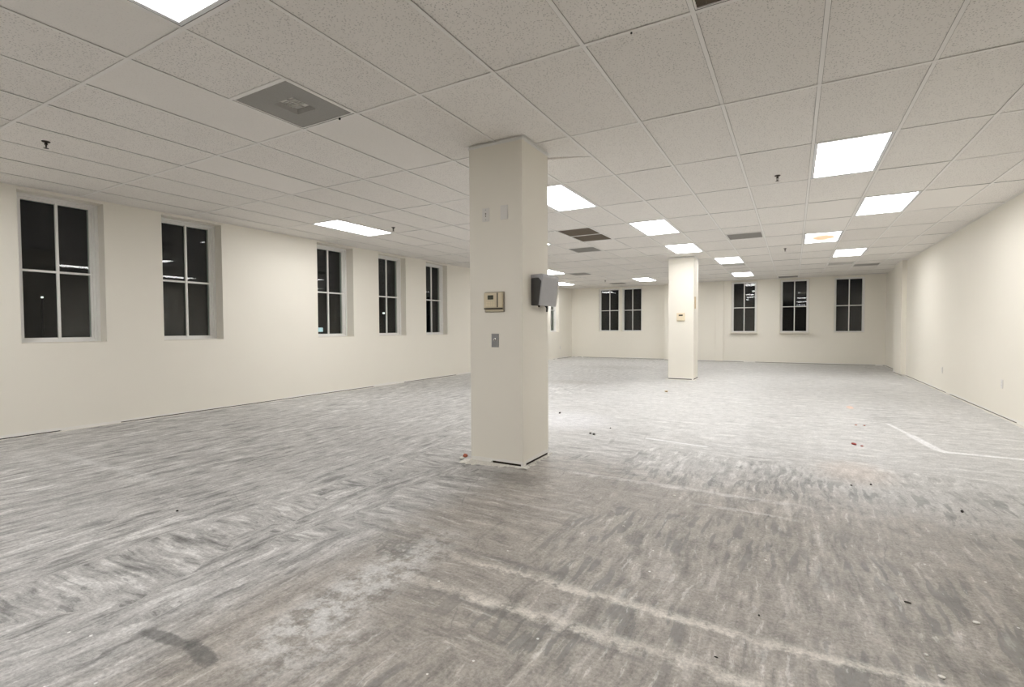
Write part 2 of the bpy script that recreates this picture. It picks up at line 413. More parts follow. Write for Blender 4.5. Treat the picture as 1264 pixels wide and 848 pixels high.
# ------------------------------------------------------------------ mesh helper
class MB:
    def __init__(s):
        s.bm = bmesh.new()

    def box(s, x0, x1, y0, y1, z0, z1, mi=0, bev=0.0):
        r = bmesh.ops.create_cube(s.bm, size=1.0)
        vs = r['verts']
        for v in vs:
            v.co = Vector((x0 + (v.co.x + .5) * (x1 - x0), y0 + (v.co.y + .5) * (y1 - y0), z0 + (v.co.z + .5) * (z1 - z0)))
        fs = list({f for v in vs for f in v.link_faces})
        for f in fs:
            f.material_index = mi
        if bev > 0:
            es = list({e for v in vs for e in v.link_edges})
            rb = bmesh.ops.bevel(s.bm, geom=es, offset=bev, segments=2, profile=0.5, affect='EDGES')
            for f in rb['faces']:
                f.material_index = mi
        return vs

    def quad(s, pts, mi=0):
        f = s.bm.faces.new([s.bm.verts.new(p) for p in pts])
        f.material_index = mi
        return f

    def prism(s, poly, axis, a, b, mi=0, bev=0.0):
        """extrude a polygon of 2-D points along an axis ('x','y','z') from a to b"""
        def mk(u, v, w):
            return {'x': (w, u, v), 'y': (u, w, v), 'z': (u, v, w)}[axis]
        v0 = [s.bm.verts.new(mk(u, v, a)) for u, v in poly]
        v1 = [s.bm.verts.new(mk(u, v, b)) for u, v in poly]
        fs = [s.bm.faces.new(v0), s.bm.faces.new(list(reversed(v1)))]
        n = len(poly)
        for k in range(n):
            fs.append(s.bm.faces.new([v0[k], v1[k], v1[(k + 1) % n], v0[(k + 1) % n]]))
        for f in fs:
            f.material_index = mi
        bmesh.ops.recalc_face_normals(s.bm, faces=fs)
        if bev > 0:
            es = list({e for f in fs for e in f.edges})
            rb = bmesh.ops.bevel(s.bm, geom=es, offset=bev, segments=2, profile=0.5, affect='EDGES')
            for f in rb['faces']:
                f.material_index = mi

    def lathe(s, prof, seg=24, mi=0, mat=None):
        """profile of (r, z) revolved about z; mat maps the result into place"""
        rings = []
        for r, z in prof:
            if r < 1e-6:
                rings.append([s.bm.verts.new((0, 0, z))])
            else:
                rings.append([s.bm.verts.new((r * math.cos(2 * math.pi * k / seg), r * math.sin(2 * math.pi * k / seg), z)) for k in range(seg)])
        fs = []
        for a, b in zip(rings[:-1], rings[1:]):
            for k in range(seg):
                k2 = (k + 1) % seg
                if len(a) == 1 and len(b) == 1:
                    continue
                if len(a) == 1:
                    fs.append(s.bm.faces.new([a[0], b[k], b[k2]]))
                elif len(b) == 1:
                    fs.append(s.bm.faces.new([a[k], b[0], a[k2]]))
                else:
                    fs.append(s.bm.faces.new([a[k], b[k], b[k2], a[k2]]))
        for f in fs:
            f.material_index = mi
            f.smooth = True
        bmesh.ops.recalc_face_normals(s.bm, faces=fs)
        if mat is not None:
            bmesh.ops.transform(s.bm, matrix=mat, verts=[v for r in rings for v in r])

    def build(s, name, mats, parent=None, loc=None, rotz=0.0):
        me = bpy.data.meshes.new(name)
        s.bm.to_mesh(me)
        s.bm.free()
        o = bpy.data.objects.new(name, me)
        COL.objects.link(o)
        for m in (mats if isinstance(mats, (list, tuple)) else [mats]):
            me.materials.append(m)
        if parent is not None:
            o.parent = parent
        if loc is not None:
            o.location = loc
        if rotz:
            o.rotation_euler = (0, 0, rotz)
        return o


def thing(name, label, cat, loc, rotz=0.0, group=None):
    o = bpy.data.objects.new(name, None)
    COL.objects.link(o)
    o.empty_display_size = 0.1
    o.location = loc
    o.rotation_euler = (0, 0, rotz)
    o['label'] = label
    o['category'] = cat
    o['kind'] = 'thing'
    if group:
        o['group'] = group
    return o


def tag(o, label, cat, group=None):
    o['label'] = label
    o['category'] = cat
    o['kind'] = 'thing'
    if group:
        o['group'] = group
    return o


def struct(o, label, cat):
    o['kind'] = 'structure'
    o['label'] = label
    o['category'] = cat
    return o


def copy_tree(root, loc, label, group):
    r = root.copy()
    COL.objects.link(r)
    r.location = loc
    r['label'] = label
    if group:
        r['group'] = group
    for ch in list(root.children):
        c = ch.copy()
        COL.objects.link(c)
        c.parent = r
        for g in list(ch.children):
            d = g.copy()
            COL.objects.link(d)
            d.parent = c
    return r


# ------------------------------------------------------------------ floor
b = MB()
b.box(-8.6, 2.9, YF - 0.4, 19.6, -0.12, 0.0)
struct(b.build('floor', M['floor']), 'bare grey concrete floor with scraped adhesive strokes and pale plaster lines', 'floor')

GAPZ = 0.015                      # the walls stop this far above the slab where the skirting was pulled off


# ------------------------------------------------------------------ walls
def wall_panel(mb, fixed, axis, u0, u1, inner, outer, holes=(), z0=GAPZ, z1=ZC + 0.12):
    """a wall standing along 'axis' ('x' or 'y') from u0 to u1, with its two faces at inner / outer, and window openings (ua, ub, za, zb)"""
    us = sorted({u0, u1, *[h[0] for h in holes], *[h[1] for h in holes]})
    zs = sorted({z0, z1, *[h[2] for h in holes], *[h[3] for h in holes]})

    def P(u, d, z):
        return (d, u, z) if axis == 'y' else (u, d, z)

    def filled(i, k):
        if i < 0 or k < 0 or i >= len(us) - 1 or k >= len(zs) - 1:
            return False
        cu, cz = (us[i] + us[i + 1]) / 2, (zs[k] + zs[k + 1]) / 2
        return not any(h[0] < cu < h[1] and h[2] < cz < h[3] for h in holes)
    fs = []
    for i in range(len(us) - 1):
        for k in range(len(zs) - 1):
            if not filled(i, k):
                continue
            a, c, e, g = us[i], us[i + 1], zs[k], zs[k + 1]
            for d in (inner, outer):
                fs.append(mb.quad([P(a, d, e), P(c, d, e), P(c, d, g), P(a, d, g)]))
            if not filled(i - 1, k):
                fs.append(mb.quad([P(a, inner, e), P(a, outer, e), P(a, outer, g), P(a, inner, g)]))
            if not filled(i + 1, k):
                fs.append(mb.quad([P(c, inner, e), P(c, outer, e), P(c, outer, g), P(c, inner, g)]))
            if not filled(i, k - 1):
                fs.append(mb.quad([P(a, inner, e), P(c, inner, e), P(c, outer, e), P(a, outer, e)]))
            if not filled(i, k + 1):
                fs.append(mb.quad([P(a, inner, g), P(c, inner, g), P(c, outer, g), P(a, outer, g)]))
    bmesh.ops.remove_doubles(mb.bm, verts=mb.bm.verts[:], dist=1e-5)
    bmesh.ops.recalc_face_normals(mb.bm, faces=mb.bm.faces[:])


ZB, ZT = 1.04, 2.757
LW = [(2.15, 2.945), (3.60, 4.415), (6.14, 6.985), (7.67, 8.50), (9.20, 10.022)]     # openings of the left wall
b = MB()
wall_panel(b, None, 'y', YF - .3, YSTEP, XL, XL - 0.30, [(a, c, ZB, ZT) for a, c in LW])
struct(b.build('wall_left', M['wall']), 'long cream left wall with five deep window openings', 'wall')
W6 = (17.06, 17.86)
b = MB()
wall_panel(b, None, 'y', YSTEP, YB2 + .3, XLF, XLF - 0.30, [(W6[0], W6[1], ZB, ZT)])
wall_panel(b, None, 'x', XLF - .3, XL, YSTEP, YSTEP - .2)
struct(b.build('wall_left_far', M['wall']), 'far stretch of the left wall, set back beyond the near column', 'wall')
BW2 = [(-6.80, -5.96), (-5.857, -5.064)]
b = MB()
wall_panel(b, None, 'x', XLF - .3, XSTEP, YB2, YB2 + 0.30, [(a, c, 1.05, 2.74) for a, c in BW2])
struct(b.build('wall_back_left', M['wall']), 'left part of the cream end wall with a pair of windows', 'wall')
BW = [(-1.871, -1.090), (-0.382, 0.424), (1.117, 1.914)]
b = MB()
wall_panel(b, None, 'x', XSTEP, XRB + .3, YB, YB + 0.30, [(a, c, 1.015, 2.742) for a, c in BW])
wall_panel(b, None, 'y', YB + .30, YB2 + .3, XSTEP, XSTEP + 0.3)
struct(b.build('wall_back_right', M['wall']), 'right part of the cream end wall with three windows', 'wall')
b = MB()
wall_panel(b, None, 'y', YF - .3, 15.25, XR, XR + 0.30)
wall_panel(b, None, 'y', 15.25, 16.25, 2.285, 2.7)
wall_panel(b, None, 'y', 16.25, YB + .3, XRB, XRB + 0.30)
struct(b.build('wall_right', M['wall']), 'long plain cream right wall', 'wall')
b = MB()
wall_panel(b, None, 'x', XL - .3, XR + .3, YF, YF - 0.3)
struct(b.build('wall_front', M['wall']), 'plain cream wall behind the camera', 'wall')
b = MB()
b.box(-2.378, -2.128, YB - 0.050, YB + 0.01, GAPZ, ZC + .05, 0, 0.004)
struct(b.build('trim_1', M['wall']), 'narrow flat cream pilaster strip on the end wall', 'trim')


# ------------------------------------------------------------------ torn wall bases
def nz(v, k):
    return mnoise.noise(Vector((v, k * 7.31, 0.37)))


def torn_base(mb, axis, u0, u1, face, sgn, seed, setback=0.03, width=0.045, plug=0.30, hgt=0.004, band=0.018, GAPZ=GAPZ, over=0.0):
    """what is left where the skirting was pulled off: a dark gap, bare plaster above it and crumbs on the slab.
    The wall face is at 'face'; sgn points from the wall into the room. materials: 0 gap, 1 plaster, 2 rubble"""
    def P(u, d, z):
        return (face + sgn * d, u, z) if axis == 'y' else (u, face + sgn * d, z)
    # dark recess
    for (da, db_) in ((-setback, -setback),):
        mb.quad([P(u0, da, 0.001), P(u1, da, 0.001), P(u1, da, GAPZ + .01), P(u0, da, GAPZ + .01)], 0)
        mb.quad([P(u0, da, 0.0015), P(u1, da, 0.0015), P(u1, 0.0, 0.0015), P(u0, 0.0, 0.0015)], 0)
    n = max(4, int((u1 - u0) / (0.06 if u1 - u0 > 1.2 else 0.018)))
    us = [u0 + (u1 - u0) * k / n for k in range(n + 1)]
    # plugs that close the gap here and there
    for a, c in zip(us[:-1], us[1:]):
        m = (a + c) / 2
        if nz(m * 1.1, seed) + 0.5 * nz(m * 5.0, seed + 3) > plug:
            t_ = 0.001 + 0.002 * abs(nz(m * 9, seed))
            q = [P(a, t_, 0), P(c, t_, 0), P(c, t_ * .6, GAPZ + .004), P(a, t_ * .6, GAPZ + .004)]
            mb.quad(q, 1)
            q2 = [P(a, -setback, .001), P(a, t_, 0), P(a, t_ * .6, GAPZ), P(a, -setback, GAPZ)]
            mb.quad(q2, 1)
            q3 = [P(c, -setback, .001), P(c, t_, 0), P(c, t_ * .6, GAPZ), P(c, -setback, GAPZ)]
            mb.quad(q3, 1)
    # bare plaster band with a torn top edge

    def top(u):
        return GAPZ + max(0.0, band + 0.036 * nz(u * 1.3, seed + 11) + 0.008 * nz(u * 14, seed + 12))
    for a, c in zip(us[:-1], us[1:]):
        ta, tc = top(a), top(c)
        if ta - GAPZ < .003 and tc - GAPZ < .003:
            continue
        mb.quad([P(a, .0018, GAPZ), P(c, .0018, GAPZ), P(c, .0012, tc), P(a, .0012, ta)], 1)
        mb.quad([P(a, .0012, ta), P(c, .0012, tc), P(c, 0, tc + .001), P(a, 0, ta + .001)], 1)
        mb.quad([P(a, .0018, GAPZ), P(c, .0018, GAPZ), P(c, -.004, GAPZ - .0005), P(a, -.004, GAPZ - .0005)], 1)
    # crumbs left on the slab
    if over:
        u0, u1 = u0 - over, u1 + over
        n = int((u1 - u0) / 0.012)
        us = [u0 + (u1 - u0) * k / n for k in range(n + 1)]

    def wd(u):
        return max(0.006, width * (0.65 + 0.9 * nz(u * 2.1, seed + 21) + 0.5 * nz(u * 33, seed + 22)))
    for a, c in zip(us[:-1], us[1:]):
        wa, wc = wd(a), wd(c)
        h = hgt
        mb.quad([P(a, 0.001, h), P(c, 0.001, h), P(c, wc * .6, h * (.9 + 1.1 * nz(c * 37, seed))), P(a, wa * .6, h * (.9 + 1.1 * nz(a * 37, seed)))], 2)
        mb.quad([P(a, wa * .6, h * (.9 + 1.1 * nz(a * 37, seed))), P(c, wc * .6, h * (.9 + 1.1 * nz(c * 37, seed))), P(c, wc, 0.0004), P(a, wa, 0.0004)], 2)


BASE_MATS = [M['gap'], M['plaster'], M['rubble']]
for nm, args, lab in (
        ('baseboard_left', [('y', YF, YSTEP - .2, XL, 1, 1)], 'torn base of the left wall with a dark gap and plaster crumbs'),
        ('baseboard_left_far', [('y', YSTEP, YB2, XLF, 1, 2)], 'torn base of the far left wall stretch'),
        ('baseboard_back_left', [('x', XLF, XSTEP, YB2, -1, 3)], 'torn base under the pair of end wall windows'),
        ('baseboard_back_right', [('x', XSTEP, XRB, YB, -1, 4)], 'torn base under the three end wall windows'),
        ('baseboard_right', [('y', YF, 15.25, XR, -1, 5), ('y', 15.25, 16.25, 2.285, -1, 6), ('y', 16.25, YB, XRB, -1, 7)], 'torn base of the right wall with a thin brown gap')):
    b = MB()
    for a in args:
        torn_base(b, *a)
    struct(b.build(nm, BASE_MATS), lab, 'wall base')


# ------------------------------------------------------------------ windows
def window(name, axis, face, sgn, ua, ub, za, zb, recess, sill, label):
    """sgn: direction from the wall face to the outside"""
    w, h = ub - ua, zb - za
    cu = (ua + ub) / 2
    rot = math.pi / 2 if (axis == 'y' and sgn < 0) else 0.0
    # local x along the wall, local y towards the outside
    loc = (face, cu, za) if axis == 'y' else (cu, face, za)
    hw = w / 2
    f = MB()

    def ring(x0, z0, t, d0, d1, mi=0):
        f.box(-x0, -x0 + t, d0, d1, z0, h - z0, mi, 0.003)
        f.box(x0 - t, x0, d0, d1, z0, h - z0, mi, 0.003)
        f.box(-x0 + t, x0 - t, d0, d1, z0, z0 + t * .8, mi, 0.003)
        f.box(-x0 + t, x0 - t, d0, d1, h - z0 - t * .8, h - z0, mi, 0.003)
    ring(hw - 0.001, 0.001, 0.034, recess, recess + .10)
    ring(hw - 0.034, 0.026, 0.026, recess + .022, recess + .10)
    if recess > .1:
        ring(hw - 0.059, 0.046, 0.022, recess + .038, recess + .10)
    o = f.build(name, M['white'], None, loc, rot)
    struct(o, label, 'window')
    gi = 0.062
    g = MB()
    g.box(-hw + gi, hw - gi, recess + .060, recess + .066, 0.05, h - 0.05)
    g.build('glass_pane', M['glass'], o)
    m_ = MB()
    m_.box(-0.0135, 0.0135, recess + .030, recess + .059, 0.05, h - 0.05, 0, 0.003)
    m_.build('mullion', M['white'], o)
    zr = h * 0.492
    m_ = MB()
    m_.box(-hw + .055, -0.014, recess + .028, recess + .059, zr - .0125, zr + .0125, 0, 0.003)
    m_.box(0.014, hw - .055, recess + .028, recess + .059, zr - .0125, zr + .0125, 0, 0.003)
    m_.build('meeting_rail', M['white'], o)
    if sill == 'deep':
        s_ = MB()
        s_.box(-hw + .001, hw - .001, 0.002, recess - 0.001, 0.0, 0.012, 0, 0.002)
        s_.build('sill', M['sill'], o)
    elif sill == 'proud':
        s_ = MB()
        s_.box(-hw - .040, hw + .040, -0.140, -0.0005, -0.030, 0.002, 0, 0.004)
        s_.box(-hw - .02, hw + .02, -0.016, -0.0005, -0.062, -0.0302, 0, 0.003)
        s_.build('sill', M['sill'], o)
        s_ = MB()
        tw = 0.022
        s_.box(-hw - tw, -hw, -0.012, -0.0005, 0.003, h + tw, 0, 0.002)
        s_.box(hw, hw + tw, -0.012, -0.0005, 0.003, h + tw, 0, 0.002)
        s_.box(-hw, hw, -0.012, -0.0005, h, h + tw, 0, 0.002)
        s_.build('casing', M['sill'], o)
    return o


ordn = ['nearest', 'second nearest', 'third nearest', 'fourth nearest', 'fifth nearest']
for k, (a, c) in enumerate(LW):
    window('window_%d' % (k + 1), 'y', XL, -1, a, c, ZB, ZT, (0.150, 0.162, 0.185, 0.145, 0.135)[k], 'deep', 'four-light white window, %s of the five in the left wall' % ordn[k])
window('window_6', 'y', XLF, -1, W6[0], W6[1], ZB, ZT, 0.13, 'deep', 'narrow slice of window seen just below the towel dispenser')
window('window_7', 'x', YB2, 1, *BW2[0], 1.05, 2.74, 0.06, 'deep', 'left window of the close pair in the end wall')
window('window_8', 'x', YB2, 1, *BW2[1], 1.05, 2.74, 0.06, 'deep', 'right window of the close pair in the end wall')
window('window_9', 'x', YB, 1, *BW[0], 1.015, 2.742, 0.035, 'proud', 'end wall window just right of the far column, with a projecting sill')
window('window_10', 'x', YB, 1, *BW[1], 1.015, 2.742, 0.035, 'proud', 'middle window right of the far column, with a projecting sill')
window('window_11', 'x', YB, 1, *BW[2], 1.015, 2.742, 0.06, 'deep', 'end wall window nearest the right corner, without a projecting sill')

# ------------------------------------------------------------------ ceiling
LIGHTS = [
    (-5, -3, 'lit ceiling light panel cut off by the top edge, nearest the camera', ''),
    (-11, 1, 'lit ceiling light panel above the third window of the left wall', ''),
    (-5, 1, 'lit ceiling light panel just behind the near column, partly hidden by its right edge', ''),
    (-4, 3, 'lit ceiling light panel beside the brown return grilles', ''),
    (-4, 5, 'lit ceiling light panel directly in front of the far column top', ''),
    (-3, 7, 'lit ceiling light panel just right of the far column top', ''),
    (-3, 10, 'lit ceiling light panel above the first window right of the far column', ''),
    (-8, 10, 'lit ceiling light panel just left of the far column, near the paired windows', ''),
    (-8, 3, 'lit ceiling light panel almost wholly hidden behind the near column, only its tip showing', ''),
    (-11, 7, 'lit ceiling light panel right above the towel dispenser', ''),
    (-13, 10, 'lit ceiling light panel in the far left corner, behind the towel dispenser top', ''),
    (0, 1, 'largest lit ceiling light panel on the right, nearest of the right-hand row', ''),
    (1, 3, 'lit ceiling light panel second nearest along the right wall', ''),
    (0, 5, 'lit ceiling light panel with a brown rust stain in its middle', 'stain'),
    (1, 7, 'lit ceiling light panel farthest along the right wall', ''),
    (0, -3, 'added unseen fill light panel overhead to the right of the camera', ''),  # from here on: out-of-view panels added to brighten the near end
    (-11, -3, 'added unseen fill light panel by the left wall beside the camera', ''),
    (-11, -7, 'added unseen fill light panel by the left wall behind the camera', ''),
    (-8, -5, 'added unseen fill light panel left of centre behind the camera', ''),
    (0, -7, 'added unseen fill light panel by the right wall behind the camera', ''),
]
full = {(i, j) for i, j, _, _ in LIGHTS}
HALF = [   # i, j (start), kind, label
    (-6, 3.0, 'brown', 'dusty brown ceiling return grille, nearer of the two side by side'),
    (-6, 3.5, 'brown', 'dusty brown ceiling return grille, farther of the two side by side'),
    (-7, 4.5, 'grey', 'grey ceiling vent just beyond the two brown grilles'),
    (-10, 8.0, 'grey', 'small grey ceiling vent beside the light above the towel dispenser'),
    (-10, 11.0, 'grey', 'grey ceiling vent just in front of the paired end windows'),
    (-2, 4.5, 'grey', 'grey ceiling vent near mid ceiling, right of the far column'),
    (-1, 11.5, 'grey', 'grey ceiling vent above the middle end window'),
    (2, 9.5, 'grey', 'grey ceiling vent near the far right corner'),
    (-3, 8.0, 'pale', 'pale ceiling vent between the two lights right of the far column'),
    (1, 9.0, 'pale', 'faint pale ceiling vent beyond the farthest right-hand light'),
    (-1, -1.5, 'brown', 'brown ceiling return grille cut off by the top edge of the picture'),
    (-6, -1.5, 'diffuser', ''),
]
half = {(h[0], h[1]) for h in HALF}
COLUMNS = [(-2.525, -1.993, 3.712, 4.215), (-2.515, -1.955, 11.80, 12.36)]
b = MB()
FL = 0.012                        # half width of a grid flange
IMIN, IMAX, JMIN, JMAX = -14, 4, -11, 13
XA, XB_, YA, YZ = -8.2, 2.60, YF - .2, 19.4


def tile(x0, x1, y0, y1, lift=None):
    x0, x1, y0, y1 = max(x0, XA), min(x1, XB_), max(y0, YA), min(y1, YZ)
    if x1 - x0 < .02 or y1 - y0 < .02:
        return
    l0 = ZC + 0.0044 + random.random() * 0.0016 if lift is None else ZC + lift
    vs = b.box(x0 + .002, x1 - .002, y0 + .002, y1 - .002, l0, l0 + 0.015, 0)
    tx, ty = random.uniform(-1, 1) * .0006, random.uniform(-1, 1) * .0006
    for v in vs:
        v.co.z += tx * (1 if v.co.x > (x0 + x1) / 2 else -1) + ty * (1 if v.co.y > (y0 + y1) / 2 else -1)


SAG = (-4, 0)
for i in range(IMIN, IMAX):
    for j in range(JMIN, JMAX):
        if (i, j) in full or (i, j) == SAG:
            continue
        h0, h1 = (i, float(j)) in half, (i, j + .5) in half
        if h0 or h1:
            if not h0:
                tile(gx(i), gx(i + 1), gy(j), gy(j + .5))
            if not h1:
                tile(gx(i), gx(i + 1), gy(j + .5), gy(j + 1))
            b.box(gx(i) + FL, gx(i + 1) - FL, gy(j + .5) - FL, gy(j + .5) + FL, ZC, ZC + .0018, 1)
        else:
            tile(gx(i), gx(i + 1), gy(j), gy(j + 1))
# the cut tile right of the near column, its two pieces sagging apart along a curved seam
sx0, sx1 = gx(SAG[0]) + .002, gx(SAG[0] + 1) - .002
NS = 16


def seam(u):
    return 4.262 + 0.14 * u + 0.10 * u * u


for part in (0, 1):
    low, high = [], []
    for k in range(NS + 1):
        u = k / NS
        xx = sx0 + (sx1 - sx0) * u
        ya, yb = (gy(0) + .002, seam(u)) if part == 0 else (seam(u) + .002, gy(1) - .002)
        sag = -0.012 * math.sin(math.pi * min(1, u * 1.15)) if part == 1 else 0.002
        row = []
        for q in range(7):
            w_ = q / 6
            yy_ = ya + (yb - ya) * w_
            zz = ZC + .005 + (sag * (1 - w_) ** 2 if part == 1 else sag * w_)
            row.append((b.bm.verts.new((xx, yy_, zz)), b.bm.verts.new((xx, yy_, zz + .014))))
        low.append(row)
    for k in range(NS):
        for q in range(6):
            b.bm.faces.new([low[k][q][0], low[k][q + 1][0], low[k + 1][q + 1][0], low[k + 1][q][0]])
            b.bm.faces.new([low[k][q][1], low[k + 1][q][1], low[k + 1][q + 1][1], low[k][q + 1][1]])
        for q in (0, 6):
            b.bm.faces.new([low[k][q][0], low[k + 1][q][0], low[k + 1][q][1], low[k][q][1]])
# main tees along the room, cross tees across it
for i in range(IMIN, IMAX + 1):
    if XA < gx(i) < XB_:
        b.box(gx(i) - FL, gx(i) + FL, YA, YZ, ZC, ZC + .0018, 1)
        b.box(gx(i) - .003, gx(i) + .003, YA, YZ, ZC + .0018, ZC + .04, 2)
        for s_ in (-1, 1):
            b.box(gx(i) + s_ * (FL + .0013) - .0011, gx(i) + s_ * (FL + .0013) + .0011, YA, YZ, ZC + .0022, ZC + .0027, 3)  # dark strips that colour in a shadow line along each tee edge
for j in range(JMIN, JMAX + 1):
    if YA < gy(j) < YZ:
        for i in range(IMIN, IMAX):
            xa, xb = max(gx(i) + FL, XA), min(gx(i + 1) - FL, XB_)
            if xb > xa:
                b.box(xa, xb, gy(j) - FL, gy(j) + FL, ZC + .0004, ZC + .0020, 1)
        b.box(XA, XB_, gy(j) - .003, gy(j) + .003, ZC + .0020, ZC + .04, 2)
# wall angle and the dark deck above
ang = .022
b.box(XL, XL + ang, YF, YSTEP - .2, ZC - .0012, ZC + .0004, 1)
b.box(XLF, XLF + ang, YSTEP, YB2, ZC - .0012, ZC + .0004, 1)
b.box(XR - ang, XR, YF, 15.25, ZC - .0012, ZC + .0004, 1)
b.box(XLF, XSTEP, YB2 - ang, YB2, ZC - .0012, ZC + .0004, 1)
b.box(XSTEP, XRB, YB - ang, YB, ZC - .0012, ZC + .0004, 1)
b.box(XA - .4, XB_ + .4, YA - .4, YZ + .4, ZC + .12, ZC + .16, 2)
struct(b.build('ceiling', [M['tile'], M['grid'], M['plenum'], M['edge_shade']]), 'suspended ceiling of speckled off-white tiles in a white grid', 'ceiling')

# ------------------------------------------------------------------ ceiling lights
LX, LY = TW - 2 * FL - .004, TL - 2 * FL - .004


def make_light(i, j, label, stain):
    t = thing('ceiling_light', label, 'ceiling light', (gx(i + .5), gy(j + .5), ZC), 0, 'lit ceiling light panels')
    f = MB()
    hx, hy = LX / 2, LY / 2
    fw = 0.027
    for (x0, x1, y0, y1) in ((-hx, -hx + fw, -hy, hy), (hx - fw, hx, -hy, hy), (-hx + fw, hx - fw, -hy, -hy + fw), (-hx + fw, hx - fw, hy - fw, hy)):
        f.box(x0, x1, y0, y1, 0.0022, 0.020, 0, 0.002)
    f.build('frame', M['lightframe'], t)
    h = MB()
    for (x0, x1, y0, y1, z0, z1) in ((-hx + .002, hx - .002, -hy + .002, hy - .002, 0.085, 0.09),):
        h.box(x0, x1, y0, y1, z0, z1)
    for (x0, x1, y0, y1) in ((-hx + .001, -hx + .004, -hy, hy), (hx - .004, hx - .001, -hy, hy), (-hx, hx, -hy + .001, -hy + .004), (-hx, hx, hy - .004, hy - .001)):
        h.box(x0, x1, y0, y1, 0.0205, 0.085)
    h.build('housing', M['lightframe'], t)
    d = MB()
    d.box(-hx + fw + .0005, hx - fw - .0005, -hy + fw + .0005, hy - fw - .0005, 0.009, 0.012)
    d.build('diffuser', M['diffuser_stain'] if stain else M['diffuser'], t)
    return t


proto = None
for i, j, lab, st_ in LIGHTS:
    if st_ or proto is None:
        o = make_light(i, j, lab, st_)
        if proto is None and not st_:
            proto = o
    else:
        copy_tree(proto, (gx(i + .5), gy(j + .5), ZC), lab, 'lit ceiling light panels')

# ------------------------------------------------------------------ ceiling vents
HX, HY = TW - 2 * FL - .004, TL / 2 - 2 * FL - .004


def make_vent(kind):
    nm = {'brown': 'return_grille', 'grey': 'ceiling_vent', 'pale': 'ceiling_vent'}[kind]
    t = thing(nm, '-', 'vent', (0, 0, 0))
    hx, hy = HX / 2, HY / 2
    f = MB()
    fw = {'brown': 0.009, 'grey': 0.016, 'pale': 0.02}[kind]
    for (x0, x1, y0, y1) in ((-hx, -hx + fw, -hy, hy), (hx - fw, hx, -hy, hy), (-hx + fw, hx - fw, -hy, -hy + fw), (-hx + fw, hx - fw, hy - fw, hy)):
        f.box(x0, x1, y0, y1, 0.0022, 0.016, 0, 0.002)
    f.build('frame', M['grid'], t)
    p = MB()
    p.box(-hx + fw, hx - fw, -hy + fw, hy - fw, 0.030, 0.034)
    p.build('backing', M[{'brown': 'brown_dark', 'grey': 'grey_dark', 'pale': 'pale_grille'}[kind]], t)
    s_ = MB()
    n = 22
    y0, y1 = -hy + fw, hy - fw
    for k in range(n):
        yc = y0 + (y1 - y0) * (k + .5) / n
        s_.prism([(yc - .009, .026), (yc - .007, .027), (yc + .009, .006), (yc + .007, .005)], 'x', -hx + fw, hx - fw)
    if kind == 'brown':
        for k in range(1, 12):
            xc = -hx + fw + (2 * hx - 2 * fw) * k / 12
            s_.box(xc - .0012, xc + .0012, y0, y1, .007, .026)
    s_.build('louvres', M[{'brown': 'brown_grille', 'grey': 'grey_grille', 'pale': 'pale_grille'}[kind]], t)
    return t


protos = {}
for i, j, kind, lab in HALF:
    if kind == 'diffuser':
        continue
    loc = (gx(i + .5), gy(j + .25), ZC)
    if kind not in protos:
        o = make_vent(kind)
        o.location = loc
        o['label'] = lab
        protos[kind] = o
    else:
        o = copy_tree(protos[kind], loc, lab, None)
    o['group'] = 'brown return grilles' if kind == 'brown' else 'grey ceiling vents'

# the big grey perforated diffuser by the near left light
hx, hy = HX / 2, HY / 2
t = thing('air_diffuser', 'square dark grey perforated air diffuser in the ceiling, left of the near column', 'vent', (gx(-5.5), gy(-1.25), ZC))


def mat_perf():
    n = NT('grey_perforated_sheet')
    v = n.vor(n.pos(), 150.0, rnd=0.0)
    c = n.mix(n.ss(v, 0.30, 0.42), (0.12, 0.117, 0.11), (0.43, 0.42, 0.395))
    a = n.noise(n.pos(), 4.0, 3, 0.5)
    c = n.mix(n.m('MULTIPLY', a, 0.3), c, (0.24, 0.235, 0.22))
    return n.principled(c, 0.5, 0.2, 0.4)


f = MB()
fw = 0.012
for (x0, x1, y0, y1) in ((-hx, -hx + fw, -hy, hy), (hx - fw, hx, -hy, hy), (-hx + fw, hx - fw, -hy, -hy + fw), (-hx + fw, hx - fw, hy - fw, hy)):
    f.box(x0, x1, y0, y1, 0.0022, 0.012, 0, 0.002)
f.build('frame', M['grid'], t)
f = MB()
ap = 0.105
for (x0, x1, y0, y1) in ((-hx + fw, -ap, -hy + fw, hy - fw), (ap, hx - fw, -hy + fw, hy - fw), (-ap, ap, -hy + fw, -ap), (-ap, ap, ap, hy - fw)):
    f.box(x0, x1, y0, y1, 0.006, 0.009)
f.build('perforated_panel', mat_perf(), t)
f = MB()
for s_ in (-1, 1):
    f.prism([(s_ * ap, .006), (s_ * (ap - .022), .034), (s_ * (ap - .024), .032), (s_ * (ap - .004), .006)], 'y', -ap, ap)
    f.prism([(s_ * ap, .006), (s_ * (ap - .022), .034), (s_ * (ap - .024), .032), (s_ * (ap - .004), .006)], 'x', -ap, ap)
cr = f.build('centre_recess', M['grey_grille'], t)
cr['label'] = 'small square recessed centre'
f = MB()
f.box(-ap + .018, ap - .018, -ap + .018, ap - .018, 0.034, 0.037)
for k in range(-2, 3):
    f.box(-ap + .02, ap - .02, k * .02 - .002, k * .02 + .002, 0.028, 0.034)
f.box(-.002, .002, -ap + .02, ap - .02, 0.026, 0.034)
f.build('damper', M['pale_grille'], cr)


def ceil_clip(x, y, label, s=1.0):
    f = MB()
    f.lathe([(0, -.013 * s), (.005 * s, -.012 * s), (.008 * s, -.006 * s), (.006 * s, -.001), (.006 * s, .0), (0, .0)], 12)
    o = f.build('ceiling_clip', M['black'], None, (x, y, ZC - .0002))
    tag(o, label, 'clip')


